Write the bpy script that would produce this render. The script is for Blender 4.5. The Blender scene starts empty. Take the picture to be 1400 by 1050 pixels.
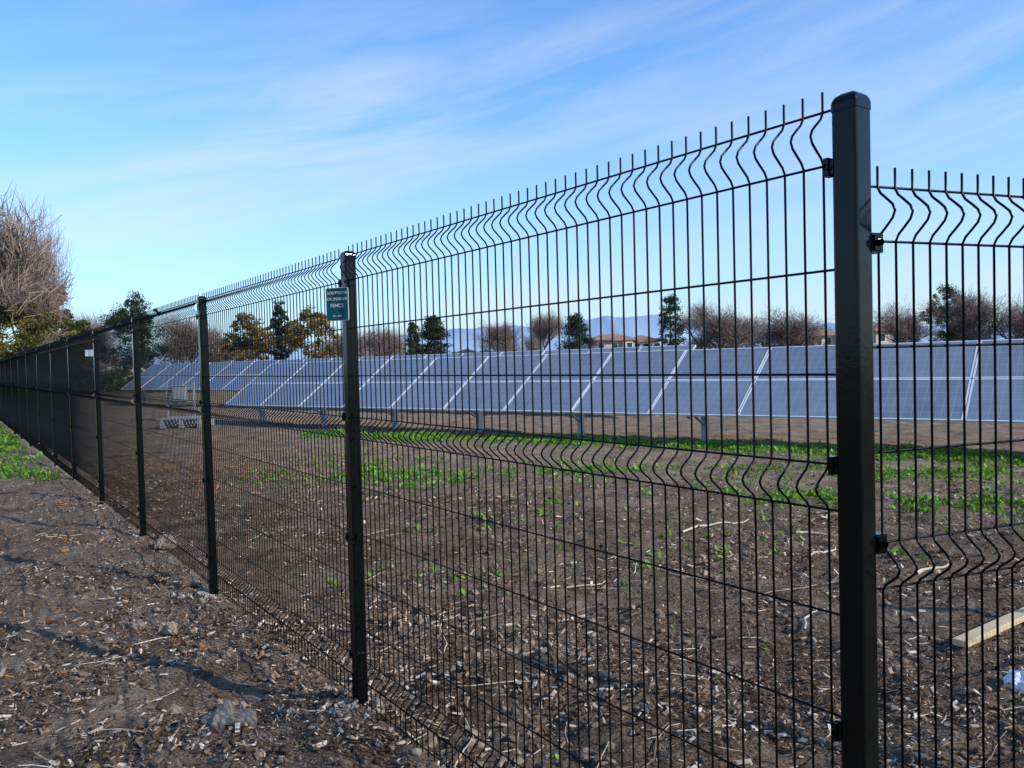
import bpy, math, random
import numpy as np
from mathutils import Vector, Matrix
random.seed(7); RNG=np.random.default_rng(7)
scene=bpy.context.scene
COL=scene.collection

# ------------------------------------------------------------ helpers
def hsh(ix,iy,seed):
    h=(ix.astype(np.int64)*374761393+iy.astype(np.int64)*668265263+seed*974711)&0xffffffff
    h=((h^(h>>13))*1274126177)&0xffffffff
    h=h^(h>>16)
    return (h&0xffffff)/float(0xffffff)
def vnoise(x,y,seed=0):
    x0=np.floor(x);y0=np.floor(y);fx=x-x0;fy=y-y0
    fx=fx*fx*(3-2*fx);fy=fy*fy*(3-2*fy)
    a=hsh(x0,y0,seed);b=hsh(x0+1,y0,seed);c=hsh(x0,y0+1,seed);d=hsh(x0+1,y0+1,seed)
    return (a*(1-fx)+b*fx)*(1-fy)+(c*(1-fx)+d*fx)*fy
def fbm(x,y,seed=0,o=3):
    s=0;a=.5;t=0
    for i in range(o):
        s=s+a*vnoise(x*2**i+i*17.3,y*2**i-i*9.1,seed+i);t+=a;a*=.5
    return s/t
def sstep(a,b,x):
    t=np.clip((x-a)/(b-a),0,1);return t*t*(3-2*t)

class Geo:
    def __init__(s): s.V=[];s.F=[];s.M=[];s.A=[];s.n=0
    def add(s,V,F,mat=0,attr=0.5):
        V=np.asarray(V,float);F=np.asarray(F,int)
        s.V.append(V);s.F.append(F+s.n);s.n+=len(V)
        s.M.append(np.full(len(F),mat,int))
        s.A.append(np.broadcast_to(np.asarray(attr,float),(len(V),)).copy())
    def obj(s,name,mats,parent=None,smooth=False,link=True):
        V=np.concatenate(s.V)
        me=bpy.data.meshes.new(name)
        me.vertices.add(len(V));me.vertices.foreach_set('co',V.astype(np.float32).ravel())
        li=np.concatenate([f.ravel() for f in s.F]);cnt=np.concatenate([np.full(len(f),f.shape[1]) for f in s.F])
        st=np.concatenate([[0],np.cumsum(cnt)[:-1]])
        me.loops.add(len(li));me.loops.foreach_set('vertex_index',li.astype(np.int32))
        me.polygons.add(len(cnt));me.polygons.foreach_set('loop_start',st.astype(np.int32))
        me.update(calc_edges=True)
        for m in mats: me.materials.append(m)
        me.polygons.foreach_set('material_index',np.concatenate(s.M).astype(np.int32))
        me.polygons.foreach_set('use_smooth',np.full(len(cnt),smooth))
        at=me.attributes.new('rnd','FLOAT','POINT');at.data.foreach_set('value',np.concatenate(s.A).astype(np.float32))
        me.update()
        ob=bpy.data.objects.new(name,me)
        if link: COL.objects.link(ob)
        if parent: ob.parent=parent
        return ob
def empty(name,loc=(0,0,0)):
    e=bpy.data.objects.new(name,None);e.location=loc;e.empty_display_size=.3;COL.objects.link(e);return e
def tube(P,R,n=6,cap=True):
    P=np.asarray(P,float);R=np.broadcast_to(np.asarray(R,float),(len(P),))
    T=np.gradient(P,axis=0);T/=np.linalg.norm(T,axis=1)[:,None]+1e-9
    ref=np.array([0.13,.99,.05]) if abs(T[0][1])<.8 else np.array([.99,.1,.05])
    A=np.cross(T,ref);A/=np.linalg.norm(A,axis=1)[:,None]+1e-9;B=np.cross(T,A)
    an=np.arange(n)*2*math.pi/n
    V=P[:,None,:]+R[:,None,None]*(np.cos(an)[None,:,None]*A[:,None,:]+np.sin(an)[None,:,None]*B[:,None,:])
    k=len(P);i=np.arange(k-1)[:,None]*n;j=np.arange(n)[None,:];j2=(j+1)%n
    F=np.stack([i+j,i+j2,i+n+j2,i+n+j],-1).reshape(-1,4)
    return V.reshape(-1,3),F
BOXF=np.array([[0,1,3,2],[4,6,7,5],[0,4,5,1],[2,3,7,6],[0,2,6,4],[1,5,7,3]])
def box(c,s,R=None):
    v=np.array([[x,y,z] for x in(-.5,.5) for y in(-.5,.5) for z in(-.5,.5)])*np.array(s)
    if R is not None: v=v@np.asarray(R).T
    return v+np.array(c),BOXF
def obox(c,s,ax,ay):
    ax=np.array(ax,float);ay=np.array(ay,float);az=np.cross(ax,ay)
    return box(c,s,np.stack([ax,ay,az],1))

# ------------------------------------------------------------ materials
def nm(name):
    m=bpy.data.materials.new(name);m.use_nodes=True
    nt=m.node_tree;b=nt.nodes['Principled BSDF'];return m,nt,b
def N(nt,t,**k):
    n=nt.nodes.new(t)
    for a,v in k.items(): setattr(n,a,v)
    return n
def noise(nt,co,scale,detail=4,rough=.6):
    n=N(nt,'ShaderNodeTexNoise');n.inputs['Scale'].default_value=scale;n.inputs['Detail'].default_value=detail;n.inputs['Roughness'].default_value=rough
    nt.links.new(co,n.inputs['Vector']);return n.outputs['Fac']
def ramp(nt,f,stops):
    r=N(nt,'ShaderNodeValToRGB');e=r.color_ramp.elements
    while len(e)<len(stops): e.new(.5)
    for i,(p,c) in enumerate(stops):
        e[i].position=p;e[i].color=(c[0],c[1],c[2],1)
    nt.links.new(f,r.inputs[0]);return r.outputs[0]
def mix(nt,f,a,b,mode='MIX'):
    n=N(nt,'ShaderNodeMix',data_type='RGBA',blend_type=mode)
    for s,v in((0,f),(6,a),(7,b)):
        if isinstance(v,bpy.types.NodeSocket): nt.links.new(v,n.inputs[s])
        else: n.inputs[s].default_value=v if s==0 else (v[0],v[1],v[2],1)
    return n.outputs[2]
def math_(nt,op,a,b=None,clamp=False):
    n=N(nt,'ShaderNodeMath',operation=op,use_clamp=clamp)
    for i,v in enumerate((a,b)):
        if v is None: continue
        if isinstance(v,bpy.types.NodeSocket): nt.links.new(v,n.inputs[i])
        else: n.inputs[i].default_value=v
    return n.outputs[0]
def simple(name,stops,scale=8,rough=.7,metal=0,attr=False,bump=0,trans=0,spec=.5,bscale=60):
    m,nt,b=nm(name)
    tc=N(nt,'ShaderNodeTexCoord').outputs['Object']
    if attr:
        a=N(nt,'ShaderNodeAttribute',attribute_name='rnd').outputs['Fac']
        nz=noise(nt,tc,scale,2)
        f=math_(nt,'ADD',a,math_(nt,'MULTIPLY',math_(nt,'SUBTRACT',nz,.5),.5))
    else: f=noise(nt,tc,scale)
    nt.links.new(ramp(nt,f,stops),b.inputs['Base Color'])
    b.inputs['Roughness'].default_value=rough;b.inputs['Metallic'].default_value=metal
    b.inputs['Specular IOR Level'].default_value=spec
    if bump:
        bp=N(nt,'ShaderNodeBump');bp.inputs['Strength'].default_value=bump;bp.inputs['Distance'].default_value=.01
        nt.links.new(noise(nt,tc,bscale),bp.inputs['Height']);nt.links.new(bp.outputs[0],b.inputs['Normal'])
    if trans:
        t=N(nt,'ShaderNodeBsdfTranslucent');nt.links.new(ramp(nt,f,stops),t.inputs[0])
        ms=N(nt,'ShaderNodeMixShader');ms.inputs[0].default_value=trans
        nt.links.new(b.outputs[0],ms.inputs[1]);nt.links.new(t.outputs[0],ms.inputs[2])
        nt.links.new(ms.outputs[0],nt.nodes['Material Output'].inputs['Surface'])
    return m
M_wire=simple('black_powder_coat',[(.3,(.0015,.0022,.0021)),(.7,(.0022,.0032,.0030))],20,.3,spec=.13)
M_post=simple('black_post_coat',[(.3,(.0015,.0024,.0022)),(.7,(.004,.0055,.0052))],14,.16,bump=.04,spec=.22)
M_steel=simple('galvanised_steel',[(.3,(.30,.31,.32)),(.7,(.42,.43,.44))],15,.5,.3)
M_alu=simple('aluminium_frame',[(.3,(.62,.64,.66)),(.7,(.72,.74,.76))],5,.45,.1)
M_back=simple('panel_backsheet',[(.3,(.35,.36,.38)),(.7,(.4,.41,.43))],5,.7)
M_bark=simple('bark',[(.3,(.06,.045,.036)),(.7,(.16,.125,.10))],6,.9)
M_twig=simple('bare_twigs',[(.2,(.12,.08,.065)),(.8,(.30,.22,.185))],1,.9,attr=True)
def leafmat(n,c0,c1,c2): return simple(n,[(.1,c0),(.5,c1),(.95,c2)],.6,.65,attr=True,trans=.3,spec=.2)
M_lgreen=leafmat('leaves_green',(.020,.034,.010),(.058,.080,.022),(.13,.155,.04))
M_ldark=leafmat('leaves_dark',(.013,.024,.012),(.034,.055,.022),(.08,.11,.04))
M_lochre=leafmat('leaves_ochre',(.10,.065,.018),(.24,.165,.05),(.38,.29,.10))
M_lolive=leafmat('leaves_olive',(.04,.042,.012),(.115,.112,.03),(.235,.215,.06))
M_grass=simple('weeds_green',[(.05,(.05,.11,.015)),(.5,(.15,.30,.03)),(.95,(.29,.48,.06))],2,.6,attr=True,trans=.35,spec=.3)
M_chip=simple('wood_chips',[(0,(.035,.020,.012)),(.42,(.14,.085,.052)),(.70,(.29,.195,.125)),(.86,(.52,.41,.29)),(1,(.72,.62,.50))],30,.85,attr=True,spec=.2)
M_chipo=simple('bark_chips_orange',[(0,(.12,.045,.018)),(.6,(.30,.14,.06)),(1,(.46,.27,.14))],30,.85,attr=True,spec=.2)
M_stick=simple('dry_stick',[(0,(.07,.048,.034)),(.5,(.29,.215,.15)),(1,(.66,.58,.47))],20,.85,attr=True,spec=.2)
M_clod=simple('soil_clod',[(0,(.06,.040,.028)),(.5,(.165,.118,.085)),(1,(.31,.24,.18))],20,.95,attr=True,bump=.6,spec=.1)
M_conc=simple('concrete_rubble',[(0,(.16,.135,.11)),(1,(.44,.41,.37))],12,.9,attr=True,bump=.4,spec=.1)
M_wood=simple('pine_plank',[(.3,(.46,.34,.18)),(.7,(.62,.48,.28))],9,.75,bump=.2)
M_plast=simple('white_plastic',[(.3,(.55,.6,.68)),(.7,(.8,.82,.85))],9,.35)
M_sign=simple('sign_green',[(.3,(.003,.070,.085)),(.7,(.006,.09,.105))],6,.5,spec=.2)
M_white=simple('white_paint',[(.3,(.7,.7,.68)),(.7,(.8,.8,.78))],6,.6)
M_stucco=simple('stucco',[(.3,(.46,.36,.29)),(.7,(.54,.43,.35))],1,.9)
M_stucco2=simple('stucco_pale',[(.3,(.58,.53,.47)),(.7,(.65,.6,.53))],1,.9)
M_tile=simple('roof_tile',[(.3,(.22,.12,.09)),(.7,(.32,.19,.14))],1,.9)
M_win=simple('window_glass',[(.3,(.02,.025,.03)),(.7,(.04,.05,.06))],1,.15)
M_door=simple('door_brown',[(.3,(.1,.06,.04)),(.7,(.14,.09,.06))],3,.6)

# PV glass
m,nt,b=nm('solar_cells');M_pv=m
uv=N(nt,'ShaderNodeUVMap');uv.uv_map='UVMap'
sx=N(nt,'ShaderNodeSeparateXYZ');nt.links.new(uv.outputs[0],sx.inputs[0])
def gridline(sock,n,w):
    f=math_(nt,'FRACT',math_(nt,'MULTIPLY',sock,n))
    d=math_(nt,'ABSOLUTE',math_(nt,'SUBTRACT',f,.5))
    return math_(nt,'GREATER_THAN',d,.5-w)
g=math_(nt,'MAXIMUM',gridline(sx.outputs[0],12,.04),gridline(sx.outputs[1],6,.04))
bus=gridline(sx.outputs[1],18,.05)
tc=N(nt,'ShaderNodeTexCoord').outputs['Object']
rn=N(nt,'ShaderNodeAttribute',attribute_name='rnd').outputs['Fac']
base=ramp(nt,math_(nt,'ADD',math_(nt,'MULTIPLY',noise(nt,tc,.9,3),.6),math_(nt,'MULTIPLY',rn,.4)),[(.25,(.06,.082,.125)),(.75,(.11,.14,.19))])
c=mix(nt,math_(nt,'MULTIPLY',bus,.2),base,(.25,.28,.34))
c=mix(nt,math_(nt,'MULTIPLY',g,.3),c,(.36,.39,.44))
dust_haze=math_(nt,'ADD',math_(nt,'MULTIPLY',noise(nt,tc,2.3,4),.3),.12)  # pale dust film, raised to paint haze into the panel colour
c=mix(nt,dust_haze,c,(.45,.48,.50))
nt.links.new(c,b.inputs['Base Color']);b.inputs['Roughness'].default_value=.2;b.inputs['IOR'].default_value=1.6

# ------------------------------------------------------------ layout
FD=np.array([-1.663,2.361]);SP=float(np.linalg.norm(FD));FU=FD/SP
A0=np.array([.809,1.898]);FN=np.array([-FU[1],FU[0]])*1.0
if FN[0]>0: FN=-FN
RU=np.array([.934,.358]);RU/=np.linalg.norm(RU);RN=np.array([RU[1],-RU[0]])
def seg(x,y,pts):
    d=np.full(np.shape(x),1e9)
    for (ax,ay),(bx,by) in zip(pts[:-1],pts[1:]):
        vx,vy=bx-ax,by-ay
        t=np.clip(((x-ax)*vx+(y-ay)*vy)/(vx*vx+vy*vy),0,1)
        d=np.minimum(d,np.hypot(x-ax-t*vx,y-ay-t*vy))
    return d
def outside(x,y): return (x-A0[0])*FN[0]+(y-A0[1])*FN[1]
def gz(x,y):
    x=np.asarray(x,float);y=np.asarray(y,float)
    r=np.hypot(x,y-5)
    z=(fbm(x/2.7,y/2.7,3)-.5)*.10
    z=z+(fbm(x/.55,y/.55,11)-.5)*.12*np.clip(1.2-r/60,0,1)
    k=np.clip(1.3-r/22,0,1)
    z=z+(np.abs(vnoise(x/.17,y/.17,21)-.5))*.07*k+(vnoise(x/.075,y/.075,31)-.5)*.040*k
    z=z-.18*sstep(.85,1.4,x)*(1-sstep(3.2,6,y))
    z=z+.10*np.exp(-((x+.15)**2+(y-4.75)**2)/.12)*(.4+1.2*vnoise(x/.12,y/.12,61))+.05*np.exp(-((x+.9)**2+(y-4.1)**2)/.05)
    return z
def gdens(x,y):
    n=fbm(x/1.3,y/1.3,50,3);n2=fbm(x/.35,y/.35,57,2)
    a=np.exp(-(seg(x,y,[(-5,22.3),(-1.8,19.8),(3.1,16.9),(6.1,14.7),(8.5,13.1),(16,8)])/.62)**2)*1.8
    b2=np.exp(-(seg(x,y,[(1.8,11.2),(2.9,10.4),(4.5,9.7),(6,9.3),(14,7)])/.46)**2)*sstep(2.2,4.0,x)*1.5*sstep(.30,.55,n2)*sstep(.25,.45,n)
    c_=.34*np.exp(-(seg(x,y,[(-3.5,14.6),(-1,13.4),(3,12.4),(7,11)])/1.2)**2)
    o=outside(x,y)
    d_=1.6*sstep(.0,.6,o)*sstep(13.4,15.6,y+.25*(x+9))
    w=.45*sstep(34,60,y)*(o<0)
    e_=.02*sstep(5,7,y)*(o<0)*(1-sstep(12,14,y))*sstep(-2,0,x)
    s=a+c_+d_+w+e_
    return np.clip(s*(.12+1.3*sstep(.42,.66,n)*(.3+1.0*n2))+b2,0,1)

# ------------------------------------------------------------ ground
NG=1050;a_=3.0;U=math.asinh(5500/a_)
u=np.linspace(-U,U,NG);gx=a_*np.sinh(u);gy=gx+5.0
X,Y=np.meshgrid(gx,gy);Z=gz(X,Y)
V=np.stack([X,Y,Z],-1).reshape(-1,3)
i=np.arange(NG-1)[:,None]*NG+np.arange(NG-1)[None,:]
F=np.stack([i,i+1,i+NG+1,i+NG],-1).reshape(-1,4)
m,nt,b=nm('soil_ground')
geo=N(nt,'ShaderNodeNewGeometry').outputs['Position']
at=N(nt,'ShaderNodeAttribute',attribute_name='mask');sp=N(nt,'ShaderNodeSeparateColor');nt.links.new(at.outputs['Color'],sp.inputs[0])
n0=noise(nt,geo,.55,3);n1=noise(nt,geo,1.9,4);n2=noise(nt,geo,14,5,.7);n3=noise(nt,geo,70,4,.75)
dark=ramp(nt,n2,[(.28,(.045,.030,.021)),(.5,(.135,.093,.064)),(.72,(.29,.215,.155))])
outc=ramp(nt,n2,[(.28,(.08,.056,.040)),(.5,(.23,.168,.122)),(.72,(.42,.325,.245))])
tan=ramp(nt,n2,[(.25,(.19,.135,.09)),(.5,(.30,.22,.155)),(.75,(.40,.31,.225))])
dark=mix(nt,ramp(nt,n0,[(.48,(0,0,0)),(.66,(.65,.65,.65))]),dark,ramp(nt,n2,[(.28,(.12,.095,.07)),(.72,(.36,.295,.23))]))
c=mix(nt,sp.outputs[1],dark,outc)
c=mix(nt,sp.outputs[2],c,tan)
c=mix(nt,.4,c,ramp(nt,n3,[(.33,(.025,.016,.011)),(.5,(.18,.125,.088)),(.68,(.56,.44,.33))]))
c=mix(nt,1,c,ramp(nt,n1,[(.32,(.55,.52,.49)),(.66,(1.3,1.3,1.3))]),'MULTIPLY')
gr=ramp(nt,n2,[(.3,(.04,.075,.012)),(.7,(.14,.24,.035))])
gf=math_(nt,'MULTIPLY',sp.outputs[0],math_(nt,'MULTIPLY',n3,1.3),True)
c=mix(nt,gf,c,gr)
vo=N(nt,'ShaderNodeTexVoronoi');vo.inputs['Scale'].default_value=45;nt.links.new(geo,vo.inputs['Vector'])
sc=N(nt,'ShaderNodeSeparateColor');nt.links.new(vo.outputs['Color'],sc.inputs[0])
chipf=math_(nt,'GREATER_THAN',sc.outputs[0],.84)
c=mix(nt,math_(nt,'MULTIPLY',chipf,.3),c,(.4,.29,.2))
nt.links.new(c,b.inputs['Base Color']);b.inputs['Roughness'].default_value=.95;b.inputs['Specular IOR Level'].default_value=.05
hh=math_(nt,'ADD',math_(nt,'MULTIPLY',n2,1.0),math_(nt,'MULTIPLY',n3,.5))
hh=math_(nt,'SUBTRACT',hh,math_(nt,'MULTIPLY',vo.outputs['Distance'],.25))
bp=N(nt,'ShaderNodeBump');bp.inputs['Strength'].default_value=1;bp.inputs['Distance'].default_value=.055
nt.links.new(hh,bp.inputs['Height']);nt.links.new(bp.outputs[0],b.inputs['Normal'])
M_ground=m
g=Geo();g.add(V,F);ground=g.obj('ground',[M_ground],smooth=True)
xx,yy=X.ravel(),Y.ravel()
o=outside(xx,yy)
mask=np.stack([gdens(xx,yy),sstep(-.3,.5,o+(fbm(xx,yy,5)-.5)*.6)*1.0,sstep(9.5,14,yy+(fbm(xx/2,yy/2,9)-.5)*5+.25*xx)*(o<.3),np.ones_like(xx)],-1)
ca=ground.data.color_attributes.new('mask','FLOAT_COLOR','POINT');ca.data.foreach_set('color',mask.astype(np.float32).ravel())

# ------------------------------------------------------------ scatter
def sample(n,x0,x1,y0,y1,dens=None,near=True):
    x=RNG.uniform(x0,x1,n)
    y=RNG.uniform(y0,y1,n) if not near else 1/RNG.uniform(1/y1,1/y0,n)
    k=np.ones(n,bool)
    if near: k=np.abs(x)<y*.78+1.2
    x,y=x[k],y[k]
    if dens is not None:
        d=dens(x,y);k=RNG.random(len(x))<d;x,y=x[k],y[k]
    return x,y
def rotmats(n,tilt=.5):
    a=RNG.uniform(0,2*math.pi,n);t=RNG.normal(0,tilt,n);r=RNG.normal(0,tilt,n)
    ca,sa=np.cos(a),np.sin(a);ct,st=np.cos(t),np.sin(t);cr,sr=np.cos(r),np.sin(r)
    Z_=np.zeros(n);O=np.ones(n)
    Rz=np.stack([ca,-sa,Z_,sa,ca,Z_,Z_,Z_,O],-1).reshape(n,3,3)
    Ry=np.stack([ct,Z_,st,Z_,O,Z_,-st,Z_,ct],-1).reshape(n,3,3)
    Rx=np.stack([O,Z_,Z_,Z_,cr,-sr,Z_,sr,cr],-1).reshape(n,3,3)
    return Rz@Ry@Rx
def chips(name,x,y,l0,l1,mat,bright=(0,1),tilt=.35,power=1.0):
    n=len(x);z=gz(x,y)
    L=RNG.uniform(l0,l1,n)*(.5+RNG.random(n)**2*1.2);W=L*RNG.uniform(.12,.42,n);T=np.minimum(W*.4,.006)+.001
    b0=np.array([[i_,j_,k_] for i_ in(-.5,.5) for j_ in(-.5,.5) for k_ in(-.5,.5)])
    v=b0[None]*np.stack([L,W,T],-1)[:,None,:]
    v=v*(1+RNG.uniform(-.25,.25,(n,8,1)))
    v=np.einsum('nij,nkj->nki',rotmats(n,tilt),v)+np.stack([x,y,z+T+.004+RNG.random(n)*.012],-1)[:,None,:]
    F=(BOXF[None]+np.arange(n)[:,None,None]*8).reshape(-1,4)
    a=bright[0]+(bright[1]-bright[0])*RNG.random(n)**power
    g=Geo();g.add(v.reshape(-1,3),F,0,np.repeat(a,8));return g.obj(name,[mat])
x,y=sample(190000,-9,9,2.3,15,lambda x,y:(.10+1.4*sstep(.36,.68,fbm(x/.9,y/.9,77,4)))*np.where(outside(x,y)>0,.8,.9))
chips('wood_chips',x,y,.009,.042,M_chip,(.05,1),.4,1.25)
x,y=sample(60000,-11,-.3,2.5,22,lambda x,y:.8*np.exp(-((x+5.6)**2/7+(y-14.2)**2/9))*(.3+fbm(x,y,8))*(outside(x,y)<-.1)+.28*(outside(x,y)>.1)*(fbm(x/.8,y/.8,33)>.53)*(y<14),False)
chips('bark_mulch',x,y,.018,.06,M_chipo,(0,1),.5,1)

def ico(sub):
    import bmesh
    bm=bmesh.new();bmesh.ops.create_icosphere(bm,subdivisions=sub,radius=1)
    v=np.array([p.co[:] for p in bm.verts]);f=np.array([[q.index for q in p.verts] for p in bm.faces]);bm.free();return v,f
I1=ico(1);I2=ico(2);I3=ico(4)
def rocks(name,x,y,s,mat,base=I1,flat=.65,parent=None,jit=.3,br=None):
    n=len(x);v0,f0=base;k=len(v0)
    s=np.broadcast_to(s,(n,))
    sc=s[:,None]*RNG.uniform(.6,1.25,(n,3));sc[:,2]*=flat
    v=v0[None]*(1+RNG.uniform(-jit,jit,(n,k,1)))*sc[:,None,:]
    v=np.einsum('nij,nkj->nki',rotmats(n,.3),v)+np.stack([x,y,gz(x,y)+s*flat*.35],-1)[:,None,:]
    F=(f0[None]+np.arange(n)[:,None,None]*k).reshape(-1,3)
    a=RNG.random(n) if br is None else RNG.uniform(br[0],br[1],n)
    g=Geo();g.add(v.reshape(-1,3),F,0,np.repeat(a,k));return g.obj(name,[mat],parent)
x,y=sample(34000,-9,8,2.3,14,lambda x,y:.10+1.5*sstep(.42,.7,fbm(x/.8,y/.8,91)))
rocks('dirt_clods',x,y,.006+.030*RNG.random(len(x))**3,M_clod,I1)
cx=[];cy=[];cs=[]
for k in range(1,8):
    P=A0+FD*k;n=95 if k<3 else 30
    r=np.abs(RNG.normal(0,.15,n))+.04;t=RNG.uniform(0,6.28,n)
    cx+=list(P[0]+r*np.cos(t)*1.4);cy+=list(P[1]-.03+r*np.sin(t)*.8);cs+=list(.005+.028*RNG.random(n)**3)
rocks('concrete_rubble',np.array(cx),np.array(cy),np.array(cs),M_conc,I2,br=(.1,1))
def lump(name,x,y,s,mat,flat=.5,seed=1,amp=.5,br=.5):
    v,f=I3;r=1+amp*(fbm(v[:,0]*1.8+seed*7,v[:,1]*1.8+v[:,2]*1.3,seed,5)-.5)*2
    r=r+.14*(fbm(v[:,0]*7+seed,v[:,1]*7+v[:,2]*5,seed+3,2)-.5)
    v2=v*r[:,None]*np.array([s,s*.7,s*flat])
    g=Geo();g.add(v2,f,0,br);ob=g.obj(name,[mat],smooth=False);ob.location=(x,y,float(gz(x,y))+s*flat*.4);ob.rotation_euler=(0,0,seed);return ob
lump('rock',-1.53,4.12,.13,M_conc,.5,3,1.0,.1)
lump('rock',-2.43,5.56,.08,M_clod,.65,5,.9,.95)
lump('rock',-2.75,5.75,.06,M_clod,.7,6,.9,.8)
lump('rock',-3.6,8.2,.11,M_clod,.65,8,.9,.95)
# sticks
g=Geo()
x,y=sample(5600,-8,7,2.6,13,lambda x,y:np.where(outside(x,y)>0,.4,.25+1.0*sstep(.4,.65,fbm(x/1.1,y/1.1,15))))
hgt=gz(x,y)
for px_,py_,hz_ in zip(x,y,hgt):
    L=random.choice([.05,.06,.08,.1,.14,.2,.3,.42])*random.uniform(.6,1.2);a=random.uniform(0,6.28);r=random.uniform(.001,.0040)*(1.3 if L>.2 else 1)
    ts=np.linspace(-.5,.5,5);cv=random.uniform(-.12,.12)
    qx=px_+L*(ts*math.cos(a)-cv*np.sin(ts*5)*math.sin(a));qy=py_+L*(ts*math.sin(a)+cv*np.sin(ts*5)*math.cos(a))
    qz=hz_+.012+ts*L*random.uniform(-.25,.25)
    V,F=tube(np.stack([qx,qy,qz],-1),r*(1-.4*np.abs(ts)),4);g.add(V,F,0,random.random()**1.4)
for (ax,ay,bx,by,r) in [(1.75,8.4,2.6,8.9,.012),(.2,6.3,.75,6.6,.007),(2.9,8.3,3.5,8.1,.012),(3.3,6.6,3.7,6.85,.016),(1.9,5.3,2.15,5.75,.009),(2.6,7.1,3.0,7.5,.013)]:
    ts=np.linspace(0,1,9);qx=ax+(bx-ax)*ts+.012*np.sin(ts*17);qy=ay+(by-ay)*ts+.04*np.sin(ts*6)
    V,F=tube(np.stack([qx,qy,gz(qx,qy)*.5+gz(qx,qy).mean()*.5+.02],-1),r*(1.1-.7*ts),6);g.add(V,F,0,.8)
g.obj('fallen_sticks',[M_stick])
# weeds
def weeds(name,x,y,size,mat,per=7):
    n=len(x)*per;x=np.repeat(x,per)+RNG.normal(0,.045,n);y=np.repeat(y,per)+RNG.normal(0,.045,n)
    z=gz(x,y);s=np.repeat(size,per)*RNG.uniform(.5,1.3,n)
    a=RNG.uniform(0,6.28,n);ti=RNG.uniform(.2,1.3,n)
    d=np.stack([np.cos(a)*np.sin(ti),np.sin(a)*np.sin(ti),np.cos(ti)],-1);w=np.stack([-np.sin(a),np.cos(a),0*a],-1)
    P=np.stack([x,y,z-.005],-1);s=s[:,None]
    V=np.stack([P-w*s*.08,P+d*s*.55-w*s*.22+0,P+d*s+np.array([0,0,-.12])*s,P+d*s*.55+w*s*.22],1)
    F=np.arange(n*4).reshape(n,4)
    g=Geo();g.add(V.reshape(-1,3),F,0,np.repeat(np.clip(RNG.random(n)*.8+.1,0,1),4));return g.obj(name,[mat])
x,y=sample(150000,-6,17,6,23,gdens,False)
weeds('weeds',x,y,.04+.06*RNG.random(len(x)),M_grass,6)
x,y=sample(60000,-24,-6,12,34,lambda x,y:gdens(x,y)*(outside(x,y)>0),False)
weeds('grass',x,y,.05+.09*RNG.random(len(x)),M_grass,5)
x,y=sample(400,-3,5,3,10,lambda x,y:.2*(fbm(x,y,44)>.5))
weeds('seedlings',x,y,.02+.025*RNG.random(len(x)),M_grass,6)

# ------------------------------------------------------------ fence
def fold(zc,h=.062,d=.05):
    ts=np.linspace(-1,1,9)
    return [(d*(.5+.5*math.cos(math.pi*t))**.9,zc-h*t) for t in ts]
prof=[(0,2.465)]+fold(2.353)+fold(1.517,.055)+fold(.235,.055)+[(0,.05)]
HZ=[2.418,2.29,2.04,1.79,1.573,1.462,1.21,.96,.71,.46,.292,.178,.07]
def panel_geo(length,n):
    g=Geo();R=.0032
    xs=(np.arange(n)+.5)*length/n
    for x_ in xs:
        P=[(x_,-p[0]-.004,p[1]) for p in prof];V,F=tube(P,R,5);g.add(V,F)
    for h in HZ:
        V,F=tube([(0.0,0.0018,h),(length*.5,.0018,h),(length,.0018,h)],R,6);g.add(V,F)
    return g
GAP=.036
PL=SP-2*GAP
base_panel=panel_geo(PL,52).obj('mesh_panel_1',[M_wire],smooth=True)
def post_geo(top=2.44,w=.064,clamps=(2.28,1.573,.93,.30),side=(1,-1)):
    g=Geo();h=w/2;bz=-.3
    def ring(s,z):
        r=.007*s;pts=[]
        for cx_,cy_,a0 in((1,1,0),(-1,1,90),(-1,-1,180),(1,-1,270)):
            for da in(0,45,90):
                a=math.radians(a0+da);pts.append((cx_*(h*s-r)+r*math.cos(a),cy_*(h*s-r)+r*math.sin(a),z))
        return pts
    rings=[(1,bz),(1,top-.035),(1.05,top-.0345),(1.05,top-.018),(1.0,top-.010),(.85,top-.001),(.55,top+.006),(.05,top+.008)]
    V=sum([ring(s,z) for s,z in rings],[]);n=12;F=[]
    for i_ in range(len(rings)-1):
        for j in range(n): F.append([i_*n+j,i_*n+(j+1)%n,(i_+1)*n+(j+1)%n,(i_+1)*n+j])
    g.add(V,F)
    for z in clamps:
        for s in side:
            V,F=box((s*(h+.006),-.008,z),(.020,.048,.034));g.add(V,F,1)
            V,F=box((s*(h+.012),-.026,z),(.012,.022,.044));g.add(V,F,1)
            V,F=tube([(s*(h+.010),-.034,z),(s*(h+.010),-.0415,z)],[.008,.007],8);g.add(V,F,1)
    return g
fence=empty('wire_mesh_fence')
ang=math.atan2(FU[1],FU[0])
ly=np.array([-math.sin(ang),math.cos(ang)])
flip=(ly@FN)>0
NP=30
postmesh=post_geo().obj('post_2',[M_post,M_post],smooth=False)
corner=post_geo(side=(-1,) if flip else (1,)).obj('corner_post',[M_post,M_post])
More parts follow.
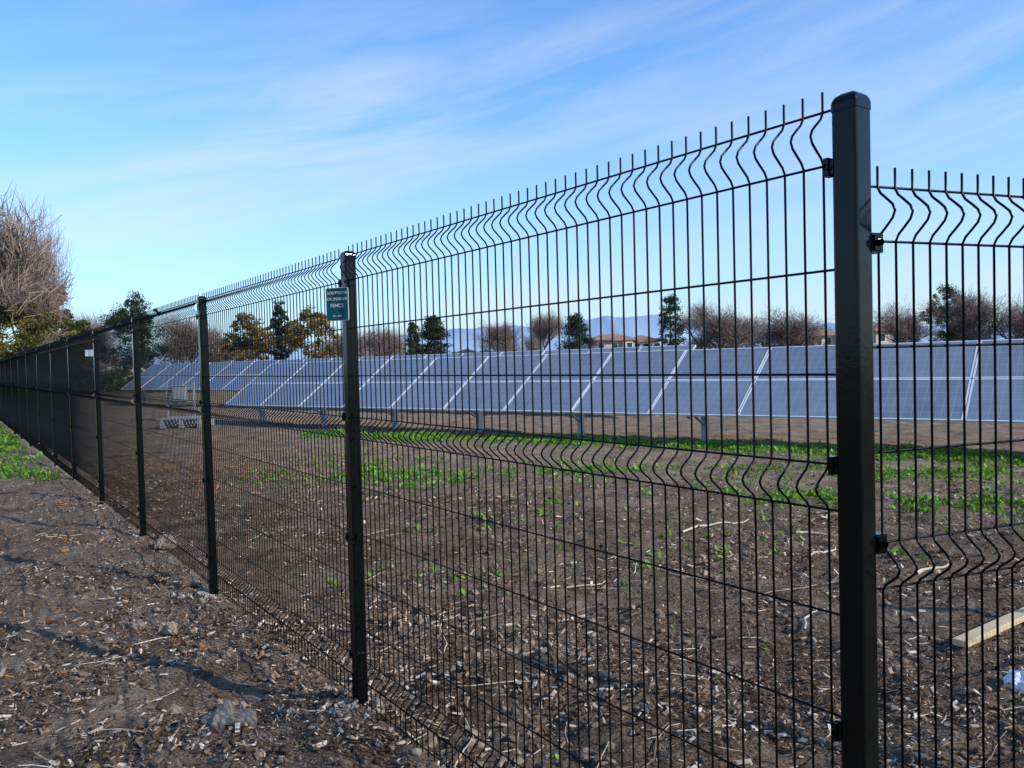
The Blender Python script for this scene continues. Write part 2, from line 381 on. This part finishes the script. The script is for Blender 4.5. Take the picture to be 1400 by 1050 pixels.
for k in range(NP+1):
    P=A0+FD*k
    if k==0: po=corner
    elif k==1: po=postmesh
    else:
        po=bpy.data.objects.new('post_%d'%(k+1),postmesh.data);COL.objects.link(po)
    po.parent=fence;po.location=(P[0],P[1],0)
    po.rotation_euler=(random.uniform(-.004,.004) if k else 0,random.uniform(-.004,.004) if k else 0,ang+(math.pi if flip else 0))
    if k<NP:
        pn=base_panel if k==0 else bpy.data.objects.new('mesh_panel_%d'%(k+1),base_panel.data)
        if k: COL.objects.link(pn)
        pn.parent=fence
        Q=A0+FU*(SP*k+GAP) if not flip else A0+FU*(SP*(k+1)-GAP)
        Q=Q+FN*.012
        pn.location=(Q[0],Q[1],random.uniform(-.006,.006) if k else 0)
        pn.rotation_euler=(0,0,ang+(math.pi if flip else 0))
fence2=empty('wire_mesh_fence')
DROP=.187
angr=math.atan2(RU[1],RU[0])
rp=panel_geo(PL,52).obj('mesh_panel',[M_wire],fence2,smooth=True)
for k in range(2):
    ob=rp if k==0 else bpy.data.objects.new('mesh_panel_2',rp.data)
    if k: COL.objects.link(ob);ob.parent=fence2
    Q=A0+RU*(.035+SP*k)+RN*.012
    ob.location=(Q[0],Q[1],-DROP);ob.rotation_euler=(0,0,angr)
    P=A0+RU*(SP*(k+1)-.0)
    p2=bpy.data.objects.new('post',postmesh.data);COL.objects.link(p2);p2.parent=fence2
    p2.location=(P[0],P[1],-DROP);p2.rotation_euler=(0,0,angr)
g=Geo()
for z in(2.097,1.388,.75):
    c=A0+RU*.048+RN*.012
    ax=(RU[0],RU[1],0);ay=(-RU[1],RU[0],0)
    V,F=obox((c[0],c[1],z),(.034,.030,.046),ax,ay);g.add(V,F)
    c2=c+RN*.016;V,F=obox((c2[0],c2[1],z),(.024,.008,.036),ax,ay);g.add(V,F)
    V,F=tube([(c2[0],c2[1],z),(c2[0]+RN[0]*.012,c2[1]+RN[1]*.012,z)],[.009,.008],10);g.add(V,F)
g.obj('corner_clamps',[M_post],fence2)

# sign
P=A0+FD;sg=empty('fence_sign',(P[0]-.045,P[1]-.055,2.165));sg.rotation_euler=(0,0,math.radians(-16))
def rrect(w,h,t,r):
    pts=[]
    for cx_,cz_,a0 in((1,1,0),(-1,1,90),(-1,-1,180),(1,-1,270)):
        for da in(0,30,60,90):
            a=math.radians(a0+da);pts.append((cx_*(w/2-r)+r*math.cos(a),cz_*(h/2-r)+r*math.sin(a)))
    n=len(pts);V=[(p[0],-t/2,p[1]) for p in pts]+[(p[0],t/2,p[1]) for p in pts]
    F4=[[i_,(i_+1)%n,n+(i_+1)%n,n+i_] for i_ in range(n)]
    return V,F4,n
def plate(name,w,h,t,r,mat,parent,yo=0):
    V,F4,n=rrect(w,h,t,r);me=bpy.data.meshes.new(name)
    me.from_pydata([(v[0],v[1]+yo,v[2]) for v in V],[],F4+[list(range(n)),list(range(2*n-1,n-1,-1))]);me.materials.append(mat)
    ob=bpy.data.objects.new(name,me);COL.objects.link(ob);ob.parent=parent;return ob
plate('border',.128,.172,.003,.008,M_white,sg)
plate('face',.124,.168,.003,.006,M_sign,sg,-.0015)
for t,z,s in(('SOUTHERN',.058,.0215),('CALIFORNIA',.026,.0205),('FENCE',-.008,.026),('555 - 0142',-.062,.012)):
    cu=bpy.data.curves.new('lettering','FONT');cu.body=t;cu.size=s;cu.align_x='CENTER';cu.align_y='CENTER';cu.extrude=.0004
    ob=bpy.data.objects.new('lettering',cu);ob.data.materials.append(M_white);COL.objects.link(ob);ob.parent=sg
    ob.location=(0,-.0042,z);ob.rotation_euler=(math.pi/2,0,0)
P=A0+FD*4
s2=empty('fence_sign',(P[0]-.06,P[1]-.07,2.12));s2.rotation_euler=(0,0,math.radians(-16))
plate('border',.15,.10,.003,.005,M_sign,s2);plate('face',.14,.09,.003,.004,M_white,s2,-.0015)

# ------------------------------------------------------------ solar arrays
RD=np.array([-.7906,.6124]);RB=np.array([.6124,.7906])
ML=1.984;TILT=math.radians(35);SL=2.39
def array(anchor,zb,k0,k1,pstep=3.2):
    root=empty('solar_panel_array')
    upv=np.array([RB[0]*math.cos(TILT),RB[1]*math.cos(TILT),math.sin(TILT)])
    al=np.array([RD[0],RD[1],0.])
    nr=np.cross(upv,al);nr=nr if nr[2]>0 else -nr
    fr=Geo();gl=Geo();bk=Geo();uvs=[]
    O=np.array([anchor[0],anchor[1],zb])
    mh=SL/2
    for k in range(k0,k1):
        for r in range(2):
            o=O+al*(k*ML)+upv*(r*mh);w=ML-.02;h=mh-.02
            o=o+nr*random.uniform(-.004,.004)
            c=o+al*(ML/2)+upv*(mh/2);fw=.026;t=.04
            R=lambda c_,s_:obox(c_,s_,al,upv)
            for cc,ss in((c+upv*(h/2-fw/2),(w,fw,t)),(c-upv*(h/2-fw/2),(w,fw,t)),(c+al*(w/2-fw/2),(fw,h-2*fw-.001,t)),(c-al*(w/2-fw/2),(fw,h-2*fw-.001,t))):
                V,F=R(cc,ss);fr.add(V,F)
            q=[c+nr*.014+al*(sx_*(w/2-fw))+upv*(sy_*(h/2-fw)) for sx_,sy_ in((-1,-1),(1,-1),(1,1),(-1,1))]
            nn=np.cross(q[1]-q[0],q[2]-q[0])
            uvq=[(0,0),(1,0),(1,1),(0,1)]
            if nn@nr<0: q=q[::-1];uvq=uvq[::-1]
            gl.add(q,[[0,1,2,3]],0,random.random());uvs+=uvq
            V,F=R(c-nr*.008,(w-2*fw,h-2*fw,.004));bk.add(V,F)
    fr.obj('frames',[M_alu],root);go=gl.obj('solar_modules',[M_pv],root);bk.obj('backsheets',[M_back],root)
    ul=go.data.uv_layers.new(name='UVMap');ul.data.foreach_set('uv',np.array(uvs,np.float32).ravel())
    st=Geo();x0=k0*ML;x1=k1*ML
    for s_ in(.35,1.1,1.3,2.05):
        c=O+al*((x0+x1)/2)+upv*s_-nr*.05;V,F=obox(c,(x1-x0,.05,.05),al,upv);st.add(V,F)
    p=x0+1.0
    while p<x1:
        b_=O+al*p+upv*(SL/2)
        V,F=obox(b_-nr*.13,(.06,SL*.92,.09),al,upv);st.add(V,F)
        zt=b_[2]-.12;V,F=obox((b_[0],b_[1],(zt-.3)/2),(.11,.16,zt+.3),(RD[0],RD[1],0),(RB[0],RB[1],0));st.add(V,F)
        bb=O+al*p+upv*.35
        V,F=tube([(b_[0],b_[1],.35),(bb[0],bb[1],bb[2]-.15)],.03,6);st.add(V,F)
        p+=pstep
    st.obj('support_frame',[M_steel],root)
array((2.893,17.2),.64,-9,8)
array((-21.9,45.0),.86,-17,0,3.2)

# ------------------------------------------------------------ trees
def grow(h,w,seed,depth=4,kids=4,thick=None,spread=.6,trunk=.38):
    rd=random.Random(seed);g=Geo();ends=[]
    thick=thick or h*.02
    def br(p,d,L,r,lv):
        n=4;pts=[p];dd=d.copy()
        for i_ in range(n):
            dd=dd+np.array([rd.gauss(0,.12),rd.gauss(0,.12),rd.gauss(.02,.08)]);dd/=np.linalg.norm(dd)
            pts.append(pts[-1]+dd*L/n)
        V,F=tube(pts,np.linspace(r,r*.55,n+1),6 if lv<2 else 3);g.add(V,F,0)
        if lv>=depth: ends.append((pts[-1],dd));ends.append((pts[-3],dd));return
        for j in range(kids+(1 if lv==0 else 0)):
            t=rd.uniform(.3,1)
            q=pts[min(n,int(t*n+.5))];a=rd.uniform(0,6.28)
            side=np.array([math.cos(a),math.sin(a),rd.uniform(-.1,.5)])
            nd=dd*(1-spread)+side*spread+np.array([0,0,.1]);nd/=np.linalg.norm(nd)
            br(q,nd,L*rd.uniform(.6,.85),r*.55,lv+1)
    br(np.array([0,0,-.2]),np.array([rd.uniform(-.05,.05),0,1.]),h*trunk,thick,0)
    return g,ends
def leaves(g,C,rad,n_per,size,seed,mat=1):
    r=np.random.default_rng(seed);n=len(C)*n_per
    c=np.repeat(C,n_per,0);rr=np.repeat(rad,n_per)
    d=r.normal(0,1,(n,3));d/=np.linalg.norm(d,axis=1)[:,None];d*=(r.random(n)**.45)[:,None]
    P=c+d*rr[:,None]*np.array([1,1,.75])
    a=r.normal(0,1,(n,3));a/=np.linalg.norm(a,axis=1)[:,None];b_=np.cross(a,r.normal(0,1,(n,3)));b_/=np.linalg.norm(b_,axis=1)[:,None]
    s=(size*r.uniform(.5,1.3,n))[:,None]
    V=np.stack([P-a*s,P+b_*s*.55,P+a*s,P-b_*s*.55],1).reshape(-1,3)
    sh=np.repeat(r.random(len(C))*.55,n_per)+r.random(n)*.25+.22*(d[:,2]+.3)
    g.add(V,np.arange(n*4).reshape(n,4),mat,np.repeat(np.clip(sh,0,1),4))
def twigs(g,ends,L,w,n_per,seed,mat=1):
    r=np.random.default_rng(seed);E=np.array([e[0] for e in ends]);D=np.array([e[1] for e in ends])
    n=len(E)*n_per;P=np.repeat(E,n_per,0)+r.normal(0,L*.35,(n,3));D=np.repeat(D,n_per,0)+r.normal(0,.6,(n,3))+np.array([0,0,.25]);D/=np.linalg.norm(D,axis=1)[:,None]
    l=(L*r.uniform(.4,1.2,n))[:,None];s=np.cross(D,r.normal(0,1,(n,3)));s/=np.linalg.norm(s,axis=1)[:,None];s*=w
    V=np.stack([P-s,P+s,P+D*l+s*.4,P+D*l-s*.4],1).reshape(-1,3)
    g.add(V,np.arange(n*4).reshape(n,4),mat,np.repeat(r.random(n),4))
def tree(name,x,y,h,w,kind,seed):
    r=np.random.default_rng(seed);s=max(h/9,.5)
    if kind=='bare':
        g,e=grow(h*.9,w,seed,4,4,trunk=.26);mats=[M_bark,M_twig]
        twigs(g,e,h*.075,.011*s,11,seed)
    elif kind in('round','ochre','olive','green'):
        g,e=grow(h*.45,w*.6,seed,2,3)
        nl=12;LC=[]
        for q in range(nl):
            a=r.uniform(0,6.28);t=r.uniform(.18,.74);rad=w*.30*math.sqrt(max(.15,1-((t-.42)/.5)**2))
            LC.append((rad*math.cos(a),rad*math.sin(a),t*h,r.uniform(.17,.25)*w))
        LC+= [(0.03*w,0,h*.80,w*.17),(-.06*w,.03*w,h*.68,w*.24),(0,0,h*.5,w*.28),(0,0,h*.3,w*.26)]
        C=[]
        for lx,ly_,lz,lr in LC:
            d=r.normal(0,1,(14,3));d/=np.linalg.norm(d,axis=1)[:,None];d*=r.uniform(.4,1.1,(14,1))
            C.append(np.array([lx,ly_,lz])+d*lr*np.array([1,1,.8]))
        C=np.concatenate(C);C[:,2]=np.clip(C[:,2],h*.06,h*.95);nC=len(C)
        big=w>6
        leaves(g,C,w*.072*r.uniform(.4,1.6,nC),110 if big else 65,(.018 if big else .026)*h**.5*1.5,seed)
        mats=[M_bark,{'ochre':M_lochre,'olive':M_lolive,'green':M_lgreen,'round':M_ldark}[kind]]
    else:
        g=Geo();P=np.array([[0,0,-.2],[.05,0,h*.5],[0,.05,h*.97]]);V,F=tube(P,[h*.02,h*.014,h*.004],6);g.add(V,F,0)
        nC=130;t=r.random(nC)**.8*.93+.05;pw=.8 if kind=='conifer' else .45
        R=w*.5*(1-t)**pw*r.uniform(.35,1.05,nC)*(np.where(t<.15,.7,1));a=r.uniform(0,6.28,nC)
        C=np.stack([R*np.cos(a),R*np.sin(a),t*h],-1)
        for c_ in C[::3]:
            V,F=tube([(0,0,c_[2]-.3),(c_[0],c_[1],c_[2])],[h*.006,.01],3);g.add(V,F,0)
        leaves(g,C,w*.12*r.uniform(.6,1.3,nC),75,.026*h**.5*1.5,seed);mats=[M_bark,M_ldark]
    V=np.concatenate(g.V)
    wx=np.percentile(np.abs(V[:,0]),98)*2;hz=np.percentile(V[:,2],99.7)
    sx_=(w/wx) if kind!='pine' else 1;sz_=h/hz
    g.V=[v*np.array([sx_,sx_,sz_]) for v in g.V]
    ob=g.obj(name,mats);ob.location=(x,y,float(gz(x,y)));return ob
def px(xp,Zd): return (xp-700)/1100*Zd
def hor(xp): return 495-.026*(xp-700)
def T(name,xp,top,wp,Zd,kind,seed):
    h=(hor(xp)-top)/1100*Zd+1.84
    return tree(name,px(xp,Zd),Zd,h,wp/1100*Zd,kind,seed)
T('bare_tree',-20,266,200,50,'bare',3)
T('bare_tree',48,300,95,54,'bare',51)
T('oak_tree',12,378,130,52,'olive',5)
T('oak_tree',68,384,100,58,'olive',8)
T('oak_tree',-45,352,140,60,'green',9)
T('oak_tree',90,425,75,66,'green',10)
T('bare_tree',125,428,60,85,'bare',12)
T('oak_tree',190,403,84,80,'round',14)
T('bare_tree',250,432,80,95,'bare',15)
T('autumn_tree',340,430,66,90,'ochre',16)
T('pine_tree',386,413,40,95,'pine',17)
T('autumn_tree',425,423,66,92,'ochre',18)
T('bare_tree',290,446,60,110,'bare',40)
T('bare_tree',475,450,60,115,'bare',41)
T('bare_tree',525,446,60,120,'bare',19)
T('pine_tree',567,441,32,110,'pine',20)
T('conifer_tree',595,433,46,112,'conifer',21)
T('bare_tree',690,440,60,140,'bare',22)
T('bare_tree',738,426,60,140,'bare',23)
T('pine_tree',790,429,56,120,'conifer',24)
T('pine_tree',918,404,50,130,'pine',25)
T('bare_tree',958,412,95,135,'bare',26)
T('bare_tree',1010,430,80,135,'bare',27)
T('bare_tree',1062,426,110,140,'bare',28)
T('bare_tree',1115,444,70,150,'bare',29)
T('bare_tree',1240,414,80,110,'bare',30)
T('oak_tree',1298,390,66,112,'round',31)
T('bare_tree',1340,396,100,108,'bare',32)
T('bare_tree',1395,410,90,105,'bare',33)
T('bare_tree',1470,400,100,105,'bare',34)
T('oak_tree',1530,410,80,110,'green',35)
g=Geo();r=np.random.default_rng(99);nC=1300
xp=r.uniform(-100,1600,nC);Zd=r.uniform(150,230,nC)
dn=fbm(xp/60,xp*0+2,5,3)
C=np.stack([(xp-700)/1100*Zd,Zd,r.uniform(.1,1,nC)*(2.8+4.8*sstep(.35,.7,dn))],-1)
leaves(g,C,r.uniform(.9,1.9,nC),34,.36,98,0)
g.obj('distant_trees',[simple('distant_foliage',[(.1,(.04,.04,.03)),(.5,(.10,.088,.062)),(.95,(.21,.17,.12))],.05,.9,attr=True)])
g=Geo();nC=160;xp=r.uniform(100,330,nC);Zd=r.uniform(68,80,nC)
C=np.stack([(xp-700)/1100*Zd,Zd,r.uniform(.2,1.9,nC)],-1);leaves(g,C,r.uniform(.5,1.0,nC),60,.15,77,0)
g.obj('shrub_hedge',[M_lgreen])

# ------------------------------------------------------------ houses
def house(name,xp,Zd,w,d,h,mw,floors=2,rot=0):
    root=empty(name,(px(xp,Zd),Zd,0));root.rotation_euler=(0,0,rot)
    g=Geo();V,F=box((0,0,h/2),(w,d,h));g.add(V,F);V,F=box((w*.28,-d/2-.6,h*.46),(w*.22,1.2,h*.92));g.add(V,F);g.obj('walls',[mw],root)
    e=.6;rh=d*.18;W=w/2+e;D=d/2+e;rx=w/2-d*.35
    V=[(-W,-D,h),(W,-D,h),(W,D,h),(-W,D,h),(-rx,0,h+rh),(rx,0,h+rh),(-W,-D,h-.2),(W,-D,h-.2),(W,D,h-.2),(-W,D,h-.2)]
    me=bpy.data.meshes.new('roof');me.from_pydata(V,[],[(0,1,5,4),(2,3,4,5),(1,2,5),(3,0,4),(0,6,7,1),(1,7,8,2),(2,8,9,3),(3,9,6,0),(6,9,8,7)]);me.materials.append(M_tile)
    ob=bpy.data.objects.new('roof',me);COL.objects.link(ob);ob.parent=root
    gw=Geo();gt=Geo();n=max(3,int(w/2.2))
    for fl in range(floors):
        for i_ in range(n):
            x_=-w/2+(i_+.5)*w/n
            if abs(x_-w*.28)<w*.13: yo=-d/2-1.22
            else: yo=-d/2-.02
            z_=h*(fl+.55)/floors
            V,F=box((x_,yo,z_),(.9,.04,1.2));gw.add(V,F);V,F=box((x_,yo+.005,z_),(1.15,.03,1.45));gt.add(V,F)
    gw.obj('windows',[M_win],root);gt.obj('window_trim',[M_white],root)
    gd=Geo();V,F=box((-w*.02,-d/2-.03,1.05),(1.0,.06,2.1));gd.add(V,F);gd.obj('door',[M_door],root)
house('apartment_house',836,140,7,6,5.2,M_stucco,2,.1)
house('apartment_house',878,141,4.6,6,4.9,M_stucco2,2,.1)
house('house',640,145,3.5,5,3.6,M_stucco2,2,-.1)
house('house',664,146,4,5,3.3,M_stucco,2,.2)
house('house',1122,142,5,6,5.2,M_stucco2,2,.1)
house('house',1212,138,7,6,5.6,M_stucco,2,.1)
house('house',500,148,7,6,3.0,M_stucco2,1,.1)
house('house',150,130,9,7,3.0,M_stucco2,1,.1)

# ------------------------------------------------------------ hills
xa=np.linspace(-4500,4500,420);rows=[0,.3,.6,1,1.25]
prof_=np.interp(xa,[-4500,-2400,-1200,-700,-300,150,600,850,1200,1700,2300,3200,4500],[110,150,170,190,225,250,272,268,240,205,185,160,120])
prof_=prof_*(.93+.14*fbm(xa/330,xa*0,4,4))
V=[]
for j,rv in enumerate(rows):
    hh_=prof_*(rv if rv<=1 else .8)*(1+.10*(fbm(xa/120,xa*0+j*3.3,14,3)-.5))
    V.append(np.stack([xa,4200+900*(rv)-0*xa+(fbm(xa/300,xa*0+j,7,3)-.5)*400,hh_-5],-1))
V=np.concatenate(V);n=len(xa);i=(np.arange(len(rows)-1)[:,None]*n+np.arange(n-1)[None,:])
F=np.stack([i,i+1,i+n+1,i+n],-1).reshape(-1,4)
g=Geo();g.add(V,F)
g.obj('hills',[simple('painted_haze_hills',[(.3,(.26,.37,.48)),(.7,(.32,.43,.55))],.002,1,spec=0)],smooth=True)  # pale blue base colour stands in for atmospheric haze

# ------------------------------------------------------------ small things
pl=Geo();L=1.5;d=np.array([.816,.578]);nrm=np.array([-.578,.816]);c=np.array([2.72,4.92])+d*L/2
V,F=obox((c[0],c[1],float(gz(c[0],c[1]))+.06),(L,.09,.04),(d[0],d[1],0),(nrm[0],nrm[1],0));pl.add(V,F)
po=pl.obj('wood_plank',[M_wood]);bv=po.modifiers.new('b','BEVEL');bv.width=.003
lump('plastic_bag',2.80,4.42,.085,M_plast,.7,21,1.1)
st=empty('electrical_stand',(px(230,30),30,0))
g=Geo()
for dx in(-.05,.95):
    V,F=box((dx,0,.65),(.06,.06,1.5));g.add(V,F)
V,F=box((.45,0,1.2),(1.05,.05,.05));g.add(V,F);V,F=box((.45,0,.7),(1.05,.05,.05));g.add(V,F)
g.obj('frame',[M_steel],st)
g=Geo();V,F=box((.45,-.09,1.0),(.5,.16,.55));g.add(V,F);V,F=box((.45,-.18,1.0),(.42,.02,.46));g.add(V,F);V,F=box((.45,-.09,1.29),(.56,.22,.03));g.add(V,F)
g.obj('cabinet',[M_steel],st)
st=empty('pallet_stack',(px(255,26),26,0));g=Geo()
for k in range(5):
    V,F=box((0,-.5+k*.25,.32),(1.5,.16,.03));g.add(V,F)
for k in(-.6,0,.6):
    V,F=box((k,0,.2),(.1,1.2,.19));g.add(V,F)
    V,F=box((k,0,.06),(.12,1.2,.06));g.add(V,F)
g.obj('slats',[M_steel],st)

# ------------------------------------------------------------ light, sky
sd=Vector((.88,-.47,0)).normalized();el=math.radians(29)
sv=Vector((sd.x*math.cos(el),sd.y*math.cos(el),math.sin(el)))
L=bpy.data.lights.new('sun','SUN');L.energy=5.0;L.angle=math.radians(.5);L.color=(1,.94,.84)
lo=bpy.data.objects.new('sun',L);COL.objects.link(lo);lo.rotation_euler=sv.to_track_quat('Z','Y').to_euler()
w=bpy.data.worlds.new('World');scene.world=w;w.use_nodes=True;nt=w.node_tree
bg=nt.nodes['Background'];sky=N(nt,'ShaderNodeTexSky');sky.sky_type='NISHITA';sky.sun_disc=False
sky.sun_elevation=el;sky.sun_rotation=math.atan2(sd.x,sd.y);sky.air_density=1.0;sky.dust_density=.3;sky.ozone_density=1.5
tcw=N(nt,'ShaderNodeTexCoord').outputs['Generated'];s3=N(nt,'ShaderNodeSeparateXYZ');nt.links.new(tcw,s3.inputs[0])
az=math_(nt,'ARCTAN2',s3.outputs[0],s3.outputs[1]);elv=math_(nt,'ARCSINE',s3.outputs[2])
cb=N(nt,'ShaderNodeCombineXYZ');nt.links.new(az,cb.inputs[0]);nt.links.new(elv,cb.inputs[1])
mp0=N(nt,'ShaderNodeMapping');mp0.inputs['Rotation'].default_value=(0,0,math.radians(-12));nt.links.new(cb.outputs[0],mp0.inputs[0])
mp=N(nt,'ShaderNodeMapping');mp.inputs['Scale'].default_value=(1.6,11,1);mp.inputs['Location'].default_value=(2.35,1.2,0);nt.links.new(mp0.outputs[0],mp.inputs[0])
nz=N(nt,'ShaderNodeTexNoise');nz.inputs['Scale'].default_value=1.2;nz.inputs['Detail'].default_value=8;nz.inputs['Roughness'].default_value=.6;nz.inputs['Distortion'].default_value=.35
nt.links.new(mp.outputs[0],nz.inputs['Vector']);nz=nz.outputs['Fac']
nb=noise(nt,mp.outputs[0],.5,2)
cf=ramp(nt,nz,[(.40,(0,0,0)),(.68,(1,1,1))]);cb2=ramp(nt,nb,[(.36,(0,0,0)),(.56,(1,1,1))])
win=ramp(nt,s3.outputs[2],[(0,(.3,.3,.3)),(.07,(1,1,1)),(.26,(.9,.9,.9)),(.42,(.2,.2,.2))])
cf=math_(nt,'MULTIPLY',math_(nt,'MULTIPLY',math_(nt,'MULTIPLY',cf,cb2),win),.8)
tint=mix(nt,1,sky.outputs[0],(.95,1.55,2.2),'MULTIPLY')
hz=ramp(nt,s3.outputs[2],[(0,(.8,.8,.8)),(.10,(.5,.5,.5)),(.28,(.10,.10,.10)),(.45,(0,0,0))])
tint=mix(nt,hz,tint,(4.8,5.8,6.6))
nt.links.new(mix(nt,cf,tint,(6.2,6.8,7.2)),bg.inputs[0]);bg.inputs[1].default_value=.125

# ------------------------------------------------------------ camera
cam=bpy.data.cameras.new('camera');cam.sensor_width=36;cam.lens=1100/1400*36;cam.clip_end=12000;cam.clip_start=.05
co=bpy.data.objects.new('camera',cam);COL.objects.link(co);scene.camera=co
Mx=Matrix.Rotation(math.radians(90-1.56),4,'X')@Matrix.Rotation(math.radians(-1.49),4,'Z')
co.matrix_world=Matrix.Translation((0,0,1.84))@Mx
scene.view_settings.view_transform='Standard';scene.view_settings.look='None';scene.view_settings.exposure=0
